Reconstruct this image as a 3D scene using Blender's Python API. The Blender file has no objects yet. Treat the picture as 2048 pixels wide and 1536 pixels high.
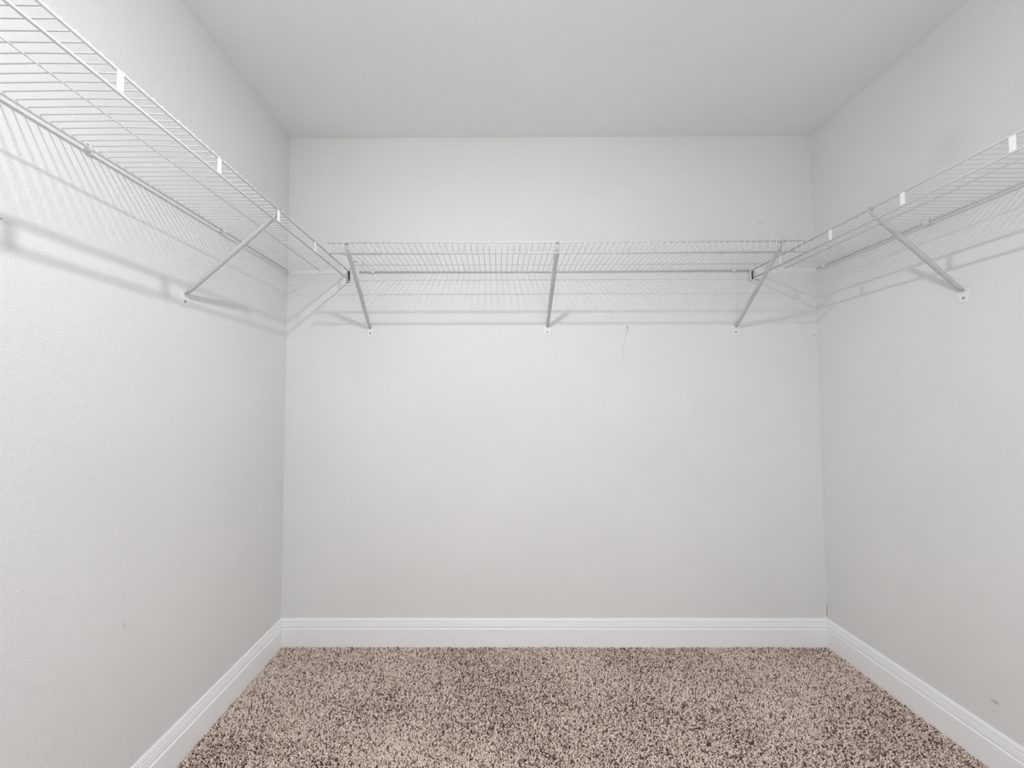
import bpy, bmesh, math, random
import numpy as np
from mathutils import Vector, Matrix

scene = bpy.context.scene
C = scene.collection

# ------------------------------------------------------------------ camera
IMG_W, IMG_H = 2048.0, 1536.0
F, CX, CY = 800.915, 992.843, 769.905          # focal length and principal point, pixels
YAW, PITCH, ROLL = -0.0047, 0.0414, -0.0023
XL, XR, D = -1.1526, 1.7262, 2.1623            # left wall, right wall, back wall
CAM_Z, CEIL = 1.2767, 2.74                     # eye height above carpet, ceiling height
YFRONT = -0.40                                 # wall behind the camera

fwd = Vector((math.sin(YAW)*math.cos(PITCH), math.cos(YAW)*math.cos(PITCH), math.sin(PITCH)))
rgt = Vector((math.cos(YAW), -math.sin(YAW), 0.0))
upv = rgt.cross(fwd)
r2 = rgt*math.cos(ROLL) + upv*math.sin(ROLL)
u2 = upv*math.cos(ROLL) - rgt*math.sin(ROLL)
cam_data = bpy.data.cameras.new('camera')
cam_data.sensor_fit = 'HORIZONTAL'
cam_data.sensor_width = 36.0
cam_data.lens = F/IMG_W*36.0
cam_data.shift_x = (IMG_W/2-CX)/IMG_W
cam_data.shift_y = (CY-IMG_H/2)/IMG_W
cam_data.clip_start = 0.02
cam = bpy.data.objects.new('camera', cam_data)
C.objects.link(cam)
m = Matrix((r2, u2, -fwd)).transposed().to_4x4()
m.translation = (0, 0, CAM_Z)
cam.matrix_world = m
scene.camera = cam

def ray(px, py):
    return (fwd*F + r2*(px-CX) - u2*(py-CY))
def on_y(px, py, y):
    r = ray(px, py); t = y/r.y
    return Vector((r.x*t, y, CAM_Z+r.z*t))
def on_x(px, py, x):
    r = ray(px, py); t = x/r.x
    return Vector((x, r.y*t, CAM_Z+r.z*t))

# ------------------------------------------------------------------ world and exposure
world = bpy.data.worlds.new('world')
scene.world = world
world.use_nodes = True
world.node_tree.nodes['Background'].inputs[0].default_value = (0.95, 0.985, 1.03, 1)
world.node_tree.nodes['Background'].inputs[1].default_value = 2.2
scene.view_settings.view_transform = 'Standard'
scene.view_settings.look = 'None'
scene.view_settings.gamma = 1.0
scene.view_settings.use_curve_mapping = False
scene.view_settings.exposure = 0.0
BULB_STRENGTH = 1290.0

# ------------------------------------------------------------------ materials
def new_mat(name, col, rough=0.5, spec=0.5, metal=0.0):
    mt = bpy.data.materials.new(name); mt.use_nodes = True
    b = mt.node_tree.nodes['Principled BSDF']
    b.inputs['Base Color'].default_value = (*col, 1)
    b.inputs['Roughness'].default_value = rough
    b.inputs['Specular IOR Level'].default_value = spec
    b.inputs['Metallic'].default_value = metal
    return mt, mt.node_tree, b

def add_bump(nt, b, scale, dist, detail=3.0, strength=1.0, rough=0.55):
    tc = nt.nodes.new('ShaderNodeTexCoord')
    n = nt.nodes.new('ShaderNodeTexNoise'); n.inputs['Scale'].default_value = scale
    n.inputs['Detail'].default_value = detail; n.inputs['Roughness'].default_value = rough
    bp = nt.nodes.new('ShaderNodeBump'); bp.inputs['Strength'].default_value = strength
    bp.inputs['Distance'].default_value = dist
    nt.links.new(tc.outputs['Object'], n.inputs['Vector'])
    nt.links.new(n.outputs['Fac'], bp.inputs['Height'])
    nt.links.new(bp.outputs['Normal'], b.inputs['Normal'])
    return tc

def paint(name, col, scale, dist, smudges=(), mottled=0.02):
    """Painted plaster: roller texture, slight mottling and a few grey scuffs."""
    mt, nt, b = new_mat(name, col, 0.62, 0.25)
    tc = add_bump(nt, b, scale, dist)
    n = nt.nodes.new('ShaderNodeTexNoise'); n.inputs['Scale'].default_value = 1.7
    n.inputs['Detail'].default_value = 2
    nt.links.new(tc.outputs['Object'], n.inputs['Vector'])
    mr = nt.nodes.new('ShaderNodeMapRange')
    mr.inputs['From Min'].default_value = 0.3; mr.inputs['From Max'].default_value = 0.7
    mr.inputs['To Min'].default_value = 1.0-mottled; mr.inputs['To Max'].default_value = 1.0+mottled
    nt.links.new(n.outputs['Fac'], mr.inputs['Value'])
    mul = nt.nodes.new('ShaderNodeMix'); mul.data_type = 'RGBA'; mul.blend_type = 'MULTIPLY'
    mul.inputs['Factor'].default_value = 1.0
    mul.inputs['A'].default_value = (*col, 1)
    nt.links.new(mr.outputs['Result'], mul.inputs['B'])
    last = mul.outputs['Result']
    for (pos, rad, stretch, dark, amount) in smudges:
        mp = nt.nodes.new('ShaderNodeMapping'); mp.vector_type = 'POINT'
        mp.inputs['Location'].default_value = tuple(-p*s for p, s in zip(pos, stretch))
        mp.inputs['Scale'].default_value = stretch
        nt.links.new(tc.outputs['Object'], mp.inputs['Vector'])
        nn = nt.nodes.new('ShaderNodeTexNoise'); nn.inputs['Scale'].default_value = 0.8/rad
        nn.inputs['Detail'].default_value = 3
        nt.links.new(tc.outputs['Object'], nn.inputs['Vector'])
        ln = nt.nodes.new('ShaderNodeVectorMath'); ln.operation = 'LENGTH'
        nt.links.new(mp.outputs['Vector'], ln.inputs[0])
        mg = nt.nodes.new('ShaderNodeMapRange'); mg.interpolation_type = 'SMOOTHSTEP'
        mg.inputs['From Min'].default_value = rad; mg.inputs['From Max'].default_value = 0.0
        mg.inputs['To Min'].default_value = 0.0; mg.inputs['To Max'].default_value = 1.6*amount
        nt.links.new(ln.outputs['Value'], mg.inputs['Value'])
        mm = nt.nodes.new('ShaderNodeMath'); mm.operation = 'MULTIPLY'; mm.use_clamp = True
        nt.links.new(mg.outputs['Result'], mm.inputs[0]); nt.links.new(nn.outputs['Fac'], mm.inputs[1])
        mx = nt.nodes.new('ShaderNodeMix'); mx.data_type = 'RGBA'
        nt.links.new(mm.outputs['Value'], mx.inputs['Factor'])
        nt.links.new(last, mx.inputs['A']); mx.inputs['B'].default_value = (*dark, 1)
        last = mx.outputs['Result']
    nt.links.new(last, b.inputs['Base Color'])
    return mt

WALL = (0.785, 0.784, 0.776)
GREY = (0.30, 0.30, 0.29)
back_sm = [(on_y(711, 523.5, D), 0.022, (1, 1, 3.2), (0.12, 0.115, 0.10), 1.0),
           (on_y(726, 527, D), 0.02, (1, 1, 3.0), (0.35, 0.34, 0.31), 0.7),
           (on_y(1255, 655, D), 0.009, (1, 1, 0.7), (0.2, 0.2, 0.19), 1.0),
           (on_y(1520, 445, D), 0.03, (1, 1, 3.0), GREY, 0.25),
           (on_y(1629, 671, D), 0.011, (1, 1, 1.6), GREY, 0.7)]
left_sm = [(on_x(249, 1250, XL), 0.012, (1, 1.6, 1), GREY, 0.5),
           (on_x(1.5, 437, XL), 0.006, (1, 1, 1.6), (0.1, 0.1, 0.09), 1.0),
           (on_x(346, 107, XL), 0.005, (1, 1, 1), GREY, 0.4),
           (on_x(377, 141, XL), 0.006, (1, 1, 1), GREY, 0.45)]
right_sm = [(on_x(1908, 292, XR), 0.10, (1, 1, 0.9), (0.5, 0.5, 0.5), 0.25),
            (on_x(1989, 1403, XR), 0.02, (1, 1, 2.2), GREY, 0.7),
            (on_x(1901, 1405, XR), 0.014, (1, 1, 1.5), GREY, 0.7)]
M_WB = paint('wall_paint_back', WALL, 190, 0.0012, back_sm)
M_WL = paint('wall_paint_left', WALL, 250, 0.0018, left_sm)
M_WR = paint('wall_paint_right', WALL, 230, 0.0012, right_sm)
M_WF = paint('wall_paint_front', WALL, 170, 0.0010)
M_CE = paint('ceiling_paint', (0.86, 0.875, 0.892), 60, 0.0008, mottled=0.015)
M_BB, nt_, b_ = new_mat('white_gloss_trim', (0.935, 0.94, 0.945), 0.35, 0.5)
add_bump(nt_, b_, 40, 0.0003, 2)
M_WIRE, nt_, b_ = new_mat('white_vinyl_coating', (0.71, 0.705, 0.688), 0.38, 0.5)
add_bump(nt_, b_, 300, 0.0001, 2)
M_BRACE, nt_, b_ = new_mat('brace_enamel_shaded', (0.57, 0.565, 0.545), 0.4, 0.5)  # greyer than the other white parts: shaded underside put into the base colour
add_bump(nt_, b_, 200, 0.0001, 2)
M_TIE, nt_, b_ = new_mat('bright_white_enamel', (0.90, 0.90, 0.90), 0.35, 0.5)
add_bump(nt_, b_, 200, 0.0001, 2)
M_CLIP, nt_, b_ = new_mat('white_plastic', (0.84, 0.835, 0.82), 0.45, 0.5)
add_bump(nt_, b_, 200, 0.0001, 2)
M_SCREW, nt_, b_ = new_mat('zinc_screw', (0.42, 0.42, 0.41), 0.4, 0.5, 0.6)
add_bump(nt_, b_, 900, 0.0004, 2)
M_SLOT, nt_, b_ = new_mat('painted_slot_shade', (0.13, 0.105, 0.098), 0.7, 0.2)  # dark colour that paints the shade inside the bracket pocket
add_bump(nt_, b_, 200, 0.0002, 2)
M_SCR, nt_, b_ = new_mat('grey_scuff', (0.52, 0.52, 0.51), 0.9, 0.1)
add_bump(nt_, b_, 500, 0.0003, 2)
M_CRACK, nt_, b_ = new_mat('open_caulk_joint', (0.30, 0.28, 0.24), 0.9, 0.1)
add_bump(nt_, b_, 500, 0.0003, 2)
M_BULB, nt_, b_ = new_mat('lamp_glass', (0.9, 0.9, 0.9), 0.4, 0.3)
b_.inputs['Emission Color'].default_value = (1.0, 0.995, 0.985, 1)
b_.inputs['Emission Strength'].default_value = BULB_STRENGTH
M_FIX, nt_, b_ = new_mat('lamp_base_enamel', (0.8, 0.8, 0.8), 0.4, 0.5)
add_bump(nt_, b_, 100, 0.0001, 2)
M_SUB, nt_, b_ = new_mat('carpet_backing', (0.14, 0.10, 0.08), 0.95, 0.05)
add_bump(nt_, b_, 180, 0.004, 3)

# carpet yarn: every tuft is its own mesh island; a per-tuft attribute picks the yarn colour
M_PILE, nt, b_ = new_mat('carpet_yarn', (0.5, 0.42, 0.37), 0.9, 0.1)
at = nt.nodes.new('ShaderNodeAttribute'); at.attribute_name = 'yarn'
cr = nt.nodes.new('ShaderNodeValToRGB')
cr.color_ramp.elements[0].position = 0.0; cr.color_ramp.elements[0].color = (0.07, 0.045, 0.035, 1)
cr.color_ramp.elements[1].position = 1.0; cr.color_ramp.elements[1].color = (0.98, 0.84, 0.755, 1)
for p_, c_ in ((0.16, (0.15, 0.10, 0.078)), (0.32, (0.48, 0.365, 0.305)), (0.60, (0.82, 0.675, 0.59))):
    e = cr.color_ramp.elements.new(p_); e.color = (*c_, 1)
nt.links.new(at.outputs['Fac'], cr.inputs['Fac'])
nt.links.new(cr.outputs['Color'], b_.inputs['Base Color'])

# ------------------------------------------------------------------ mesh helpers
def add_box(bm, lo, hi):
    v = [bm.verts.new((x, y, z)) for x in (lo[0], hi[0]) for y in (lo[1], hi[1]) for z in (lo[2], hi[2])]
    for f in ((0,1,3,2),(4,6,7,5),(0,4,5,1),(2,3,7,6),(0,2,6,4),(1,5,7,3)):
        bm.faces.new([v[i] for i in f])

def add_tube(bm, pts, rx, ry=None, n=8, upref=None, scales=None):
    """Sweep an ellipse along a polyline, mitred at the bends, capped at the ends."""
    ry = ry or rx
    pts = [Vector(p) for p in pts]
    rings = []
    for i, p in enumerate(pts):
        a = (pts[i]-pts[i-1]).normalized() if i > 0 else (pts[1]-pts[0]).normalized()
        c = (pts[i+1]-pts[i]).normalized() if i < len(pts)-1 else a
        t = (a+c).normalized()
        ref = Vector(upref) if upref else (Vector((0,0,1)) if abs(t.z) < 0.8 else Vector((0,1,0)))
        s = t.cross(ref).normalized(); u = s.cross(t).normalized()
        k = 1.0/max(0.5, t.dot(c))
        if abs(a.dot(c)) < 0.999:
            bend = (c-a).normalized()
            ku = 1+(k-1)*abs(u.dot(bend)); ks = 1+(k-1)*abs(s.dot(bend))
        else:
            ku = ks = 1
        sc = scales[i] if scales else (1, 1)
        rings.append([bm.verts.new(p + s*math.cos(2*math.pi*j/n)*rx*ks*sc[0] + u*math.sin(2*math.pi*j/n)*ry*ku*sc[1]) for j in range(n)])
    for r0, r1 in zip(rings, rings[1:]):
        for j in range(n):
            bm.faces.new((r0[j], r0[(j+1)%n], r1[(j+1)%n], r1[j]))
    bm.faces.new(rings[0][::-1]); bm.faces.new(rings[-1])

def add_disc(bm, c, nrm, r, h, n=12, dome=0.5):
    """Screw head: a short domed cylinder standing on a surface."""
    c = Vector(c); nrm = Vector(nrm).normalized()
    s = nrm.orthogonal().normalized(); u = nrm.cross(s)
    rings = []
    for rr, hh in ((r, 0), (r, h*0.5), (r*0.65, h)):
        rings.append([bm.verts.new(c + nrm*hh + (s*math.cos(2*math.pi*j/n)+u*math.sin(2*math.pi*j/n))*rr) for j in range(n)])
    for r0, r1 in zip(rings, rings[1:]):
        for j in range(n):
            bm.faces.new((r0[j], r0[(j+1)%n], r1[(j+1)%n], r1[j]))
    bm.faces.new(rings[-1])
    # recessed cross slot, as a dimple
    bm.faces.new(rings[0][::-1])

def add_extrude(bm, outline, vec):
    """Prism from a planar outline (list of 3D points) pushed along vec."""
    a = [bm.verts.new(Vector(p)) for p in outline]
    b = [bm.verts.new(Vector(p)+Vector(vec)) for p in outline]
    n = len(a)
    for j in range(n):
        bm.faces.new((a[j], a[(j+1)%n], b[(j+1)%n], b[j]))
    bm.faces.new(a[::-1]); bm.faces.new(b)

def mesh_of(name, bm, mat, smooth=False):
    bmesh.ops.recalc_face_normals(bm, faces=bm.faces[:])
    me = bpy.data.meshes.new(name); bm.to_mesh(me); bm.free()
    me.materials.append(mat)
    if smooth:
        for p in me.polygons: p.use_smooth = len(p.vertices) == 4
    return me

def obj(name, me, parent=None, loc=(0, 0, 0)):
    o = bpy.data.objects.new(name, me); C.objects.link(o)
    o.parent = parent; o.location = loc
    return o

def part(name, bm, mat, parent, smooth=False, loc=(0, 0, 0)):
    return obj(name, mesh_of(name, bm, mat, smooth), parent, loc)

def thing(name, label, cat, loc, group=None):
    o = bpy.data.objects.new(name, None); C.objects.link(o)
    o.empty_display_size = 0.05
    o.location = loc; o['label'] = label; o['category'] = cat
    if group: o['group'] = group
    return o

def struct(name, bm, mat, smooth=False):
    o = obj(name, mesh_of(name, bm, mat, smooth)); o['kind'] = 'structure'
    return o

# ------------------------------------------------------------------ room shell
SUB = -0.011                                   # backing under the carpet pile
T = 0.12
bm = bmesh.new(); add_box(bm, (XL-T, YFRONT-T, SUB-0.1), (XR+T, D+T, SUB)); struct('floor', bm, M_SUB)
bm = bmesh.new(); add_box(bm, (XL-T, YFRONT-T, CEIL), (XR+T, D+T, CEIL+0.1)); struct('ceiling', bm, M_CE)
bm = bmesh.new(); add_box(bm, (XL, D, SUB), (XR, D+T, CEIL)); wall_back = struct('wall_back', bm, M_WB)
bm = bmesh.new(); add_box(bm, (XL-T, YFRONT-T, SUB), (XL, D+T, CEIL)); wall_left = struct('wall_left', bm, M_WL)
bm = bmesh.new(); add_box(bm, (XR, YFRONT-T, SUB), (XR+T, D+T, CEIL)); wall_right = struct('wall_right', bm, M_WR)
# unseen opening added behind the camera so world light fills in from the front
DX0, DX1, DZ = -0.30, 1.10, 2.05
bm = bmesh.new()
add_box(bm, (XL, YFRONT-T, SUB), (DX0, YFRONT, CEIL)); add_box(bm, (DX1, YFRONT-T, SUB), (XR, YFRONT, CEIL))
add_box(bm, (DX0, YFRONT-T, DZ), (DX1, YFRONT, CEIL)); struct('wall_front', bm, M_WF)

# baseboards: moulded profile (depth from wall, height), mitred in the corners
PROF = [(0, SUB), (0.0165, SUB), (0.0165, 0.0850), (0.0158, 0.0868), (0.0112, 0.0898), (0.0080, 0.0902),
        (0.0080, 0.0925), (0.0120, 0.0935), (0.0125, 0.0955), (0.0095, 0.1165), (0.0082, 0.1180),
        (0.0048, 0.1184), (0.0048, 0.1206), (0.0078, 0.1214), (0.0078, 0.1235), (0.0045, 0.1340), (0.0025, 0.1351), (0, 0.1351)]
def baseboard(name, p0, p1, n, trim0, trim1):
    """p0->p1 along the wall foot, n into the room; ends are mitred when trim is 1."""
    p0 = Vector(p0); p1 = Vector(p1); n = Vector(n); d = (p1-p0).normalized()
    bm = bmesh.new(); A = []; B = []
    for (o, z) in PROF:
        A.append(bm.verts.new(p0 + n*o + d*o*trim0 + Vector((0,0,z))))
        B.append(bm.verts.new(p1 + n*o - d*o*trim1 + Vector((0,0,z))))
    k = len(PROF)
    for j in range(k):
        bm.faces.new((A[j], A[(j+1)%k], B[(j+1)%k], B[j]))
    bm.faces.new(A[::-1]); bm.faces.new(B)
    return struct(name, bm, M_BB)
baseboard('baseboard_back', (XL, D, 0), (XR, D, 0), (0, -1, 0), 1, 1)
baseboard('baseboard_left', (XL, YFRONT, 0), (XL, D, 0), (1, 0, 0), 1, 1)
baseboard('baseboard_right', (XR, YFRONT, 0), (XR, D, 0), (-1, 0, 0), 1, 1)

# hairline scratch and open caulk joints on the walls
bm = bmesh.new()
pts = [on_y(x, y, D-0.0001) for x, y in ((1254.5, 655), (1255, 661), (1252, 670), (1249, 681), (1247, 692), (1245.5, 703), (1246.5, 714), (1249, 723))]
add_tube(bm, pts, 0.0011, 0.0006, 6, upref=(0, 1, 0), scales=[(1.8, 1), (1.3, 1), (.9, 1), (.9, 1), (.8, 1), (.7, 1), (.6, 1), (.8, 1)])
part('scratch', bm, M_SCR, wall_back)
for parent_, pp in ((wall_back, ((561.5, 1223), (560.8, 1229), (560.4, 1236))), (wall_right, ((1654.2, 1207), (1654.3, 1218), (1653.8, 1231)))):
    bm = bmesh.new(); add_tube(bm, [on_y(x, y, D-0.001) for x, y in pp], 0.0016, 0.0012, 6, upref=(0, 1, 0))
    part('caulk_crack', bm, M_CRACK, parent_)

# ------------------------------------------------------------------ ceiling lamp (above the frame)
LAMP = Vector((-0.05, D-1.55, CAM_Z+0.7082+0.605))
lamp = thing('ceiling_light', 'round white drum lamp with a shallow glowing diffuser, under the ceiling above the camera', 'lamp', (LAMP.x, LAMP.y, CEIL))
def lathe(bm, prof, n=20):
    rings = [[bm.verts.new((r*math.cos(2*math.pi*j/n), r*math.sin(2*math.pi*j/n), z)) for j in range(n)] for r, z in prof]
    for r0, r1 in zip(rings, rings[1:]):
        for j in range(n): bm.faces.new((r0[j], r0[(j+1)%n], r1[(j+1)%n], r1[j]))
    bm.faces.new(rings[0][::-1]); bm.faces.new(rings[-1])
dz = LAMP.z-CEIL; RL = 0.041
bm = bmesh.new(); lathe(bm, [(0.062, 0), (0.062, -0.01), (0.03, -0.02), (0.03, dz+0.045), (RL+0.006, dz+0.032), (RL+0.006, dz+0.016), (RL, dz+0.012)], 32)
part('housing', bm, M_FIX, lamp, True)
bm = bmesh.new()
lathe(bm, [(RL, dz+0.0125), (RL*0.97, dz+0.009), (RL*0.86, dz+0.005), (RL*0.65, dz+0.001), (RL*0.35, dz-0.0012), (0.003, dz-0.002)], 32)
part('diffuser', bm, M_BULB, lamp, True)

# ------------------------------------------------------------------ wire shelves
ZS = CAM_Z+0.7082                              # height of the shelf rods
R_ROD, R_MID, R_REAR, R_WIRE = 0.0037, 0.0018, 0.0038, 0.0015
LOW_S, LOW_B = 0.0462, 0.0479
def rod(name, a, b, r, parent, n=10):
    bm = bmesh.new(); a = Vector(a)-parent.location; b = Vector(b)-parent.location
    add_tube(bm, [a, b], r, n=n)
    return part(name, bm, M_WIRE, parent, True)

def side_shelf(label, wall_x, s, depth, mid, rear, y0, y1, wire_y0, wire_step, ties):
    """s = +1 for the shelf on the left wall, -1 for the one on the right."""
    t = thing('wire_shelf', label, 'shelf', (wall_x, (y0+y1)/2, ZS), 'white wire closet shelves')
    xr, xm, xf = wall_x+s*rear, wall_x+s*mid, wall_x+s*depth
    rod('rear_rod', (xr, y0, ZS), (xr, y1, ZS), R_REAR, t)
    rod('middle_rod', (xm, y0, ZS+R_ROD-R_MID), (xm, y1, ZS+R_ROD-R_MID), R_MID, t, 8)
    rod('front_rod', (xf, y0, ZS), (xf, y1, ZS), R_ROD, t)
    rod('lip_rod', (xf, y0, ZS-LOW_S), (xf, y1, ZS-LOW_S), R_ROD, t)
    bm = bmesh.new()
    z = R_ROD+R_WIRE*0.8
    add_tube(bm, [(s*(rear-0.004), 0, z-0.0035), (s*(rear+0.006), 0, z), (s*mid, 0, z+0.0012), (s*(depth+0.003), 0, z-0.0006)], R_WIRE, n=6)
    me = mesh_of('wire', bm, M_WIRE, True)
    y = wire_y0
    while y-wire_step > y0+0.006: y -= wire_step
    rng = random.Random(3)
    while y < y1-0.004:
        obj('wire', me, t, (0, y-t.location.y, rng.uniform(-0.0004, 0.0004))); y += wire_step
    bm = bmesh.new()
    add_extrude(bm, [(s*depth+s*0.0030, -0.0075, -0.003), (s*depth+s*0.0030, 0.0075, -0.003),
                     (s*depth+s*0.0030, 0.0075, -LOW_S+0.002), (s*depth+s*0.0030, -0.0075, -LOW_S+0.002)], (s*0.0012, 0, 0))
    me = mesh_of('lip_tie', bm, M_TIE)
    for ty in ties:
        obj('lip_tie', me, t, (0, ty-t.location.y, 0))
    return t

side_shelf('long white wire shelf along the left wall, with flat white ties on its front lip', XL, 1, 0.3422, 0.187, 0.0155,
           -0.36, 2.150, 0.7357, 0.0248, [-0.09, 0.215, 0.52, 0.825, 1.130, 1.4425, 1.740, 2.045])
side_shelf('long white wire shelf along the right wall, with flat white ties on its front lip', XR, -1, 0.3494, 0.186, 0.0169,
           -0.36, 2.128, 1.0632, 0.02485, [-0.14, 0.155, 0.452, 0.750, 1.047, 1.338, 1.634, 1.931])

# back shelf: the deck wires bend down over the front rod into a short lip
BX0, BX1, DB = -0.758, 1.362, 0.408
back = thing('wire_shelf', 'white wire shelf across the back wall, its wires bent down into a front lip', 'shelf', ((BX0+BX1)/2, D, ZS), 'white wire closet shelves')
for nm, off, dz_, r in (('rear_rod', 0.0085, 0, R_REAR), ('deck_rod', 0.110, R_ROD-R_MID, R_MID), ('deck_rod', 0.262, R_ROD-R_MID, R_MID),
                        ('front_rod', DB, 0, 0.0031), ('lip_rod', DB, -LOW_B, 0.0031)):
    x1 = 1.381 if nm == 'rear_rod' else BX1
    rod(nm, (BX0, D-off, ZS+dz_), (x1, D-off, ZS+dz_), r, back)
bm = bmesh.new(); z = R_ROD+R_WIRE*0.8
add_tube(bm, [(0, -0.005, z-0.004), (0, -0.013, z), (0, -DB, z-0.0006), (0, -DB-0.0036, z-0.004), (0, -DB-0.0040, -LOW_B-0.002)], R_WIRE, n=6)
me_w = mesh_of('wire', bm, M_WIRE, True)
NW = 75
for k in range(NW):
    x = -0.7465 + k*(1.3455+0.7465)/(NW-1)
    obj('wire', me_w, back, (x-back.location.x, 0, 0))

# ------------------------------------------------------------------ diagonal shelf braces
def brace(label, foot, hook, nrm):
    """foot: point on the wall where the arm lands; hook: point on the front rod; nrm: wall normal."""
    foot = Vector(foot); hook = Vector(hook); n = Vector(nrm)
    t = thing('shelf_brace', label, 'brace', foot, 'diagonal shelf braces')
    side = Vector((0, 0, 1)).cross(n)
    h = hook-foot
    a = n*0.0070 + Vector((0, 0, 0.004)); top = h - n*0.0075 - Vector((0, 0, 0.0095))
    up = (top-a).normalized().cross(side).normalized()
    bm = bmesh.new()
    K = (0, 0.05, 0.3, 0.6, 0.82, 0.92, 1.0)
    add_tube(bm, [a+(top-a)*k for k in K], 0.0104, 0.0080, 12, upref=up,
             scales=[(0.70, 0.60), (0.82, 0.85), (0.95, 1), (1.0, 1), (1.0, 0.95), (1.05, 0.65), (1.0, 0.30)])
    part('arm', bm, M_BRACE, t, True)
    # hooked tab over the front rod
    bm = bmesh.new()
    r = 0.0052
    arc = [h + n*(math.cos(q)*r) + Vector((0, 0, math.sin(q)*r)) for q in [math.radians(v) for v in (200, 165, 130, 95, 60, 25, -10)]]
    add_tube(bm, [top - n*0.001, *arc], 0.0085, 0.0010, 8, upref=None)
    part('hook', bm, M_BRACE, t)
    # flat wall plate with a rounded lower end
    bm = bmesh.new()
    w, lo, hi = 0.0165, -0.040, 0.010
    outl = [(-w*0.8, hi), (w*0.8, hi), (w, hi-0.006), (w, lo+0.008), (w*0.72, lo+0.0028), (w*0.36, lo+0.0005), (0, lo),
            (-w*0.36, lo+0.0005), (-w*0.72, lo+0.0028), (-w, lo+0.008), (-w, hi-0.006)]
    add_extrude(bm, [side*x + Vector((0, 0, z_)) for x, z_ in outl], n*0.0026)
    part('wall_plate', bm, M_CLIP, t)
    bm = bmesh.new(); add_disc(bm, n*0.0026 + Vector((0, 0, -0.024)), n, 0.0052, 0.0028)
    part('screw', bm, M_SCREW, t)
    return t

xlf, xrf = XL+0.3422, XR-0.3494
hook_left = (xlf, 1.458, ZS); hook_right = (xrf, 1.463, ZS)
yb = D-DB
brace('white diagonal brace on the left wall', on_x(369, 590, XL), hook_left, (1, 0, 0))
brace('white diagonal brace on the right wall', on_x(1928, 583, XR), hook_right, (-1, 0, 0))
brace('white diagonal brace at the left end of the back wall shelf', on_y(741, 658, D), on_y(692.5, 487, yb), (0, -1, 0))
brace('white diagonal brace at the middle of the back wall shelf', on_y(1094.5, 655, D), on_y(1116, 484, yb), (0, -1, 0))
brace('white diagonal brace at the right end of the back wall shelf', on_y(1471, 655, D), on_y(1566.5, 481, yb), (0, -1, 0))

# ------------------------------------------------------------------ wall clips that carry the rear rods
def clip(label, wall_pt, nrm, off):
    n = Vector(nrm); p = Vector(wall_pt); p.z = ZS
    t = thing('wall_clip', label, 'clip', p, 'plastic wall clips behind the shelves')
    side = Vector((0, 0, 1)).cross(n)
    bm = bmesh.new()
    # J profile: wall tab, then a cup round the underside of the rod
    prof_out = [(0, 0.019), (0.0035, 0.019), (0.0045, 0.0055)]
    r0, r1 = 0.0044, 0.0074
    c0 = off
    inner = [(c0+r0*math.cos(q), r0*math.sin(q)) for q in [math.radians(v) for v in range(180, 391, 30)]]
    outer = [(c0+r1*math.cos(q), r1*math.sin(q)) for q in [math.radians(v) for v in range(390, 209, -30)]]
    outl = prof_out + [(max(0.0045, c0-r0), 0.002)] + inner[1:] + outer + [(0, -0.006)]
    add_extrude(bm, [n*x + Vector((0, 0, z_)) - side*0.0085 for x, z_ in outl], side*0.017)
    part('cup', bm, M_CLIP, t)
    bm = bmesh.new(); add_disc(bm, n*0.0036 + Vector((0, 0, 0.0125)), n, 0.0042, 0.0024)
    part('screw', bm, M_SCREW, t)
for lab, y in (('white plastic clip under the left shelf, the one nearest the camera', 1.087),
               ('white plastic clip under the left shelf, beside the diagonal brace', 1.626),
               ('white plastic clip under the left shelf, in the back corner', 2.128)):
    clip(lab, (XL, y, ZS), (1, 0, 0), 0.0155)
for lab, y in (('white plastic clip under the right shelf, to the right of the brace', 1.575),
               ('white plastic clip under the right shelf, in the back corner', 2.078)):
    clip(lab, (XR, y, ZS), (-1, 0, 0), 0.0169)
for lab, x in (('white plastic clip at the left end of the back shelf', -0.682),
               ('white plastic clip at the middle of the back shelf', 0.2935),
               ('white plastic clip at the right end of the back shelf', 1.278)):
    clip(lab, (x, D, ZS), (0, -1, 0), 0.0085)

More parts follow.
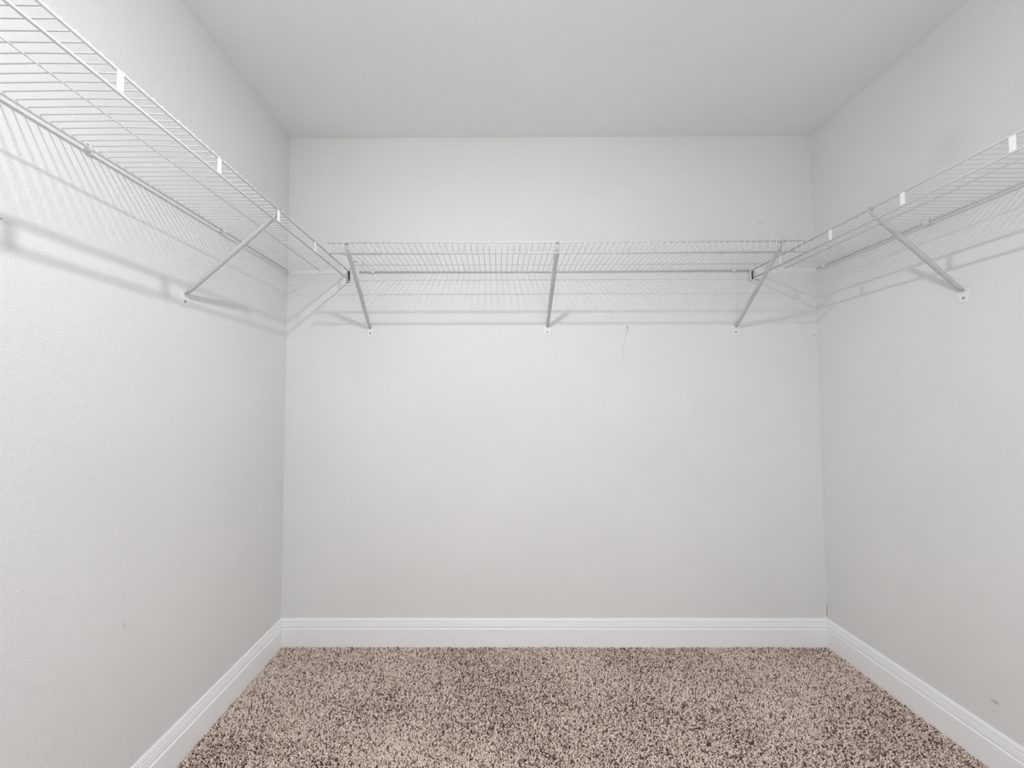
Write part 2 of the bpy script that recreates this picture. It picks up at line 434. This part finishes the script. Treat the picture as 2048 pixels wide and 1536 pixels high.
# ------------------------------------------------------------------ end brackets on the back wall
def end_bracket(label, px0, px1, py0, py1, rod_x, s):
    a = on_y(px0, py1, D); b = on_y(px1, py0, D)
    cx_ = rod_x; w0, w1 = a.x-cx_, b.x-cx_; z0, z1 = a.z-ZS, b.z-ZS
    t = thing('end_bracket', label, 'bracket', (cx_, D, ZS), 'end brackets of the side shelves')
    bm = bmesh.new()
    outl = [(w0, z0+0.006), (w0+0.006, z0), (w1-0.006, z0), (w1, z0+0.006), (w1, z1-0.006), (w1-0.006, z1), (w0+0.006, z1), (w0, z1-0.006)]
    add_extrude(bm, [(x, 0, z_) for x, z_ in outl], (0, -0.004, 0))
    part('plate', bm, M_CLIP, t)
    # pocket: two cheeks and a floor that cradle the front and lip rods
    bm = bmesh.new()
    zt, zb = 0.010, -LOW_S-0.010
    add_box(bm, (-0.0110, -0.020, zb), (-0.0085, -0.004, zt))
    add_box(bm, (0.0085, -0.020, zb), (0.0110, -0.004, zt))
    add_box(bm, (-0.0085, -0.020, zb), (0.0085, -0.004, zb+0.003))
    part('pocket', bm, M_CLIP, t)
    bm = bmesh.new(); add_box(bm, (-0.0084, -0.0062, zb+0.003), (0.0084, -0.0040, zt-0.004)); part('slot_shade', bm, M_SLOT, t)  # dark panel added in place of the shade in the opening
    xm = (w0+w1)/2
    for dx in (-0.006, 0.006):
        bm = bmesh.new(); add_disc(bm, (xm+dx, -0.004, z0+0.016), (0, -1, 0), 0.0042, 0.0026); part('screw', bm, M_SCREW, t)
    bm = bmesh.new(); add_disc(bm, (xm+s*0.012, -0.004, z1-0.007), (0, -1, 0), 0.0035, 0.0022); part('screw', bm, M_SCREW, t)
end_bracket('white end bracket on the back wall holding the left shelf', 686, 705, 536, 571, xlf, 1)
end_bracket('white end bracket on the back wall holding the right shelf', 1503, 1525, 530, 566, xrf, -1)

# ------------------------------------------------------------------ carpet pile
def value_noise(x, y, cell, seed):
    r = np.random.RandomState(seed); g = r.rand(64, 64)
    u, v = x/cell+100, y/cell+100
    i, j = np.floor(u).astype(int), np.floor(v).astype(int); fu, fv = u-i, v-j
    fu = fu*fu*(3-2*fu); fv = fv*fv*(3-2*fv)
    G = lambda a, b: g[a % 64, b % 64]
    return (G(i, j)*(1-fu)+G(i+1, j)*fu)*(1-fv)+(G(i, j+1)*(1-fu)+G(i+1, j+1)*fu)*fv

def tufts(x0, x1, y0, y1, step, rad, rng):
    nx, ny = int((x1-x0)/step), int((y1-y0)/step)
    gx, gy = np.meshgrid(np.arange(nx), np.arange(ny), indexing='ij')
    x = x0+(gx.ravel()+0.5+rng.uniform(-.48, .48, nx*ny))*(x1-x0)/nx
    y = y0+(gy.ravel()+0.5+rng.uniform(-.48, .48, nx*ny))*(y1-y0)/ny
    n = len(x)
    sweep = value_noise(x*0.8+y*0.5, y*0.9-x*0.4, 0.22, 5)          # brushed patches in the pile
    fine = value_noise(x, y, 0.035, 9)
    lean = 0.0050+0.005*rng.rand(n)
    ang = rng.uniform(0, 2*np.pi, n)
    bias = (sweep-0.5)*0.009
    dx = np.cos(ang)*lean; dy = np.sin(ang)*lean+bias
    h = 0.0095+rng.uniform(-0.0035, 0.0015, n)+(sweep-0.5)*0.002
    r = rad*rng.uniform(.75, 1.2, n)
    tw = rng.uniform(0, 2*np.pi, n)
    K = 4
    v = np.zeros((n, 2*K+1, 3))
    for k in range(K):
        a = tw+2*np.pi*k/K
        v[:, k] = np.stack([x+np.cos(a)*r*.8, y+np.sin(a)*r*.8, np.full(n, SUB)], 1)
        v[:, K+k] = np.stack([x+dx*.55+np.cos(a+.6)*r, y+dy*.55+np.sin(a+.6)*r, SUB+h*.72], 1)
    v[:, 2*K] = np.stack([x+dx, y+dy, SUB+h], 1)
    f = []
    for k in range(K):
        k2 = (k+1) % K
        f += [(k, k2, K+k2), (k, K+k2, K+k), (K+k, K+k2, 2*K)]
    f = np.array(f)
    faces = (f[None]+(np.arange(n)*(2*K+1))[:, None, None]).reshape(-1, 3)
    yarn = np.clip(rng.beta(3.2, 1.7, n)+(fine-.5)*.10+(sweep-.5)*.16, 0, 1)
    dark = rng.rand(n) < 0.13
    yarn[dark] *= 0.3
    return v.reshape(-1, 3), faces, np.repeat(yarn, 2*K+1)
rng = np.random.RandomState(11)
v1, f1, a1 = tufts(XL+0.016, XR-0.016, 1.05, D-0.016, 0.0056, 0.0031, rng)
v2, f2, a2 = tufts(XL+0.016, XR-0.016, YFRONT+0.016, 1.05, 0.0095, 0.0056, rng)
V = np.concatenate([v1, v2]); Fc = np.concatenate([f1, f2+len(v1)]); A = np.concatenate([a1, a2])
V[:, 0] = np.clip(V[:, 0], XL+0.015, XR-0.015); V[:, 1] = np.clip(V[:, 1], YFRONT+0.015, D-0.015)
me = bpy.data.meshes.new('carpet_pile')
me.vertices.add(len(V)); me.vertices.foreach_set('co', V.astype(np.float32).ravel())
me.loops.add(len(Fc)*3); me.loops.foreach_set('vertex_index', Fc.astype(np.int32).ravel())
me.polygons.add(len(Fc)); me.polygons.foreach_set('loop_start', np.arange(0, len(Fc)*3, 3, dtype=np.int32))
me.update(calc_edges=True)
att = me.attributes.new('yarn', 'FLOAT', 'POINT'); att.data.foreach_set('value', A.astype(np.float32))
me.materials.append(M_PILE)
pile = obj('carpet_pile', me)
pile['kind'] = 'stuff'; pile['label'] = 'beige and dark brown speckled frieze carpet covering the closet floor'; pile['category'] = 'carpet'
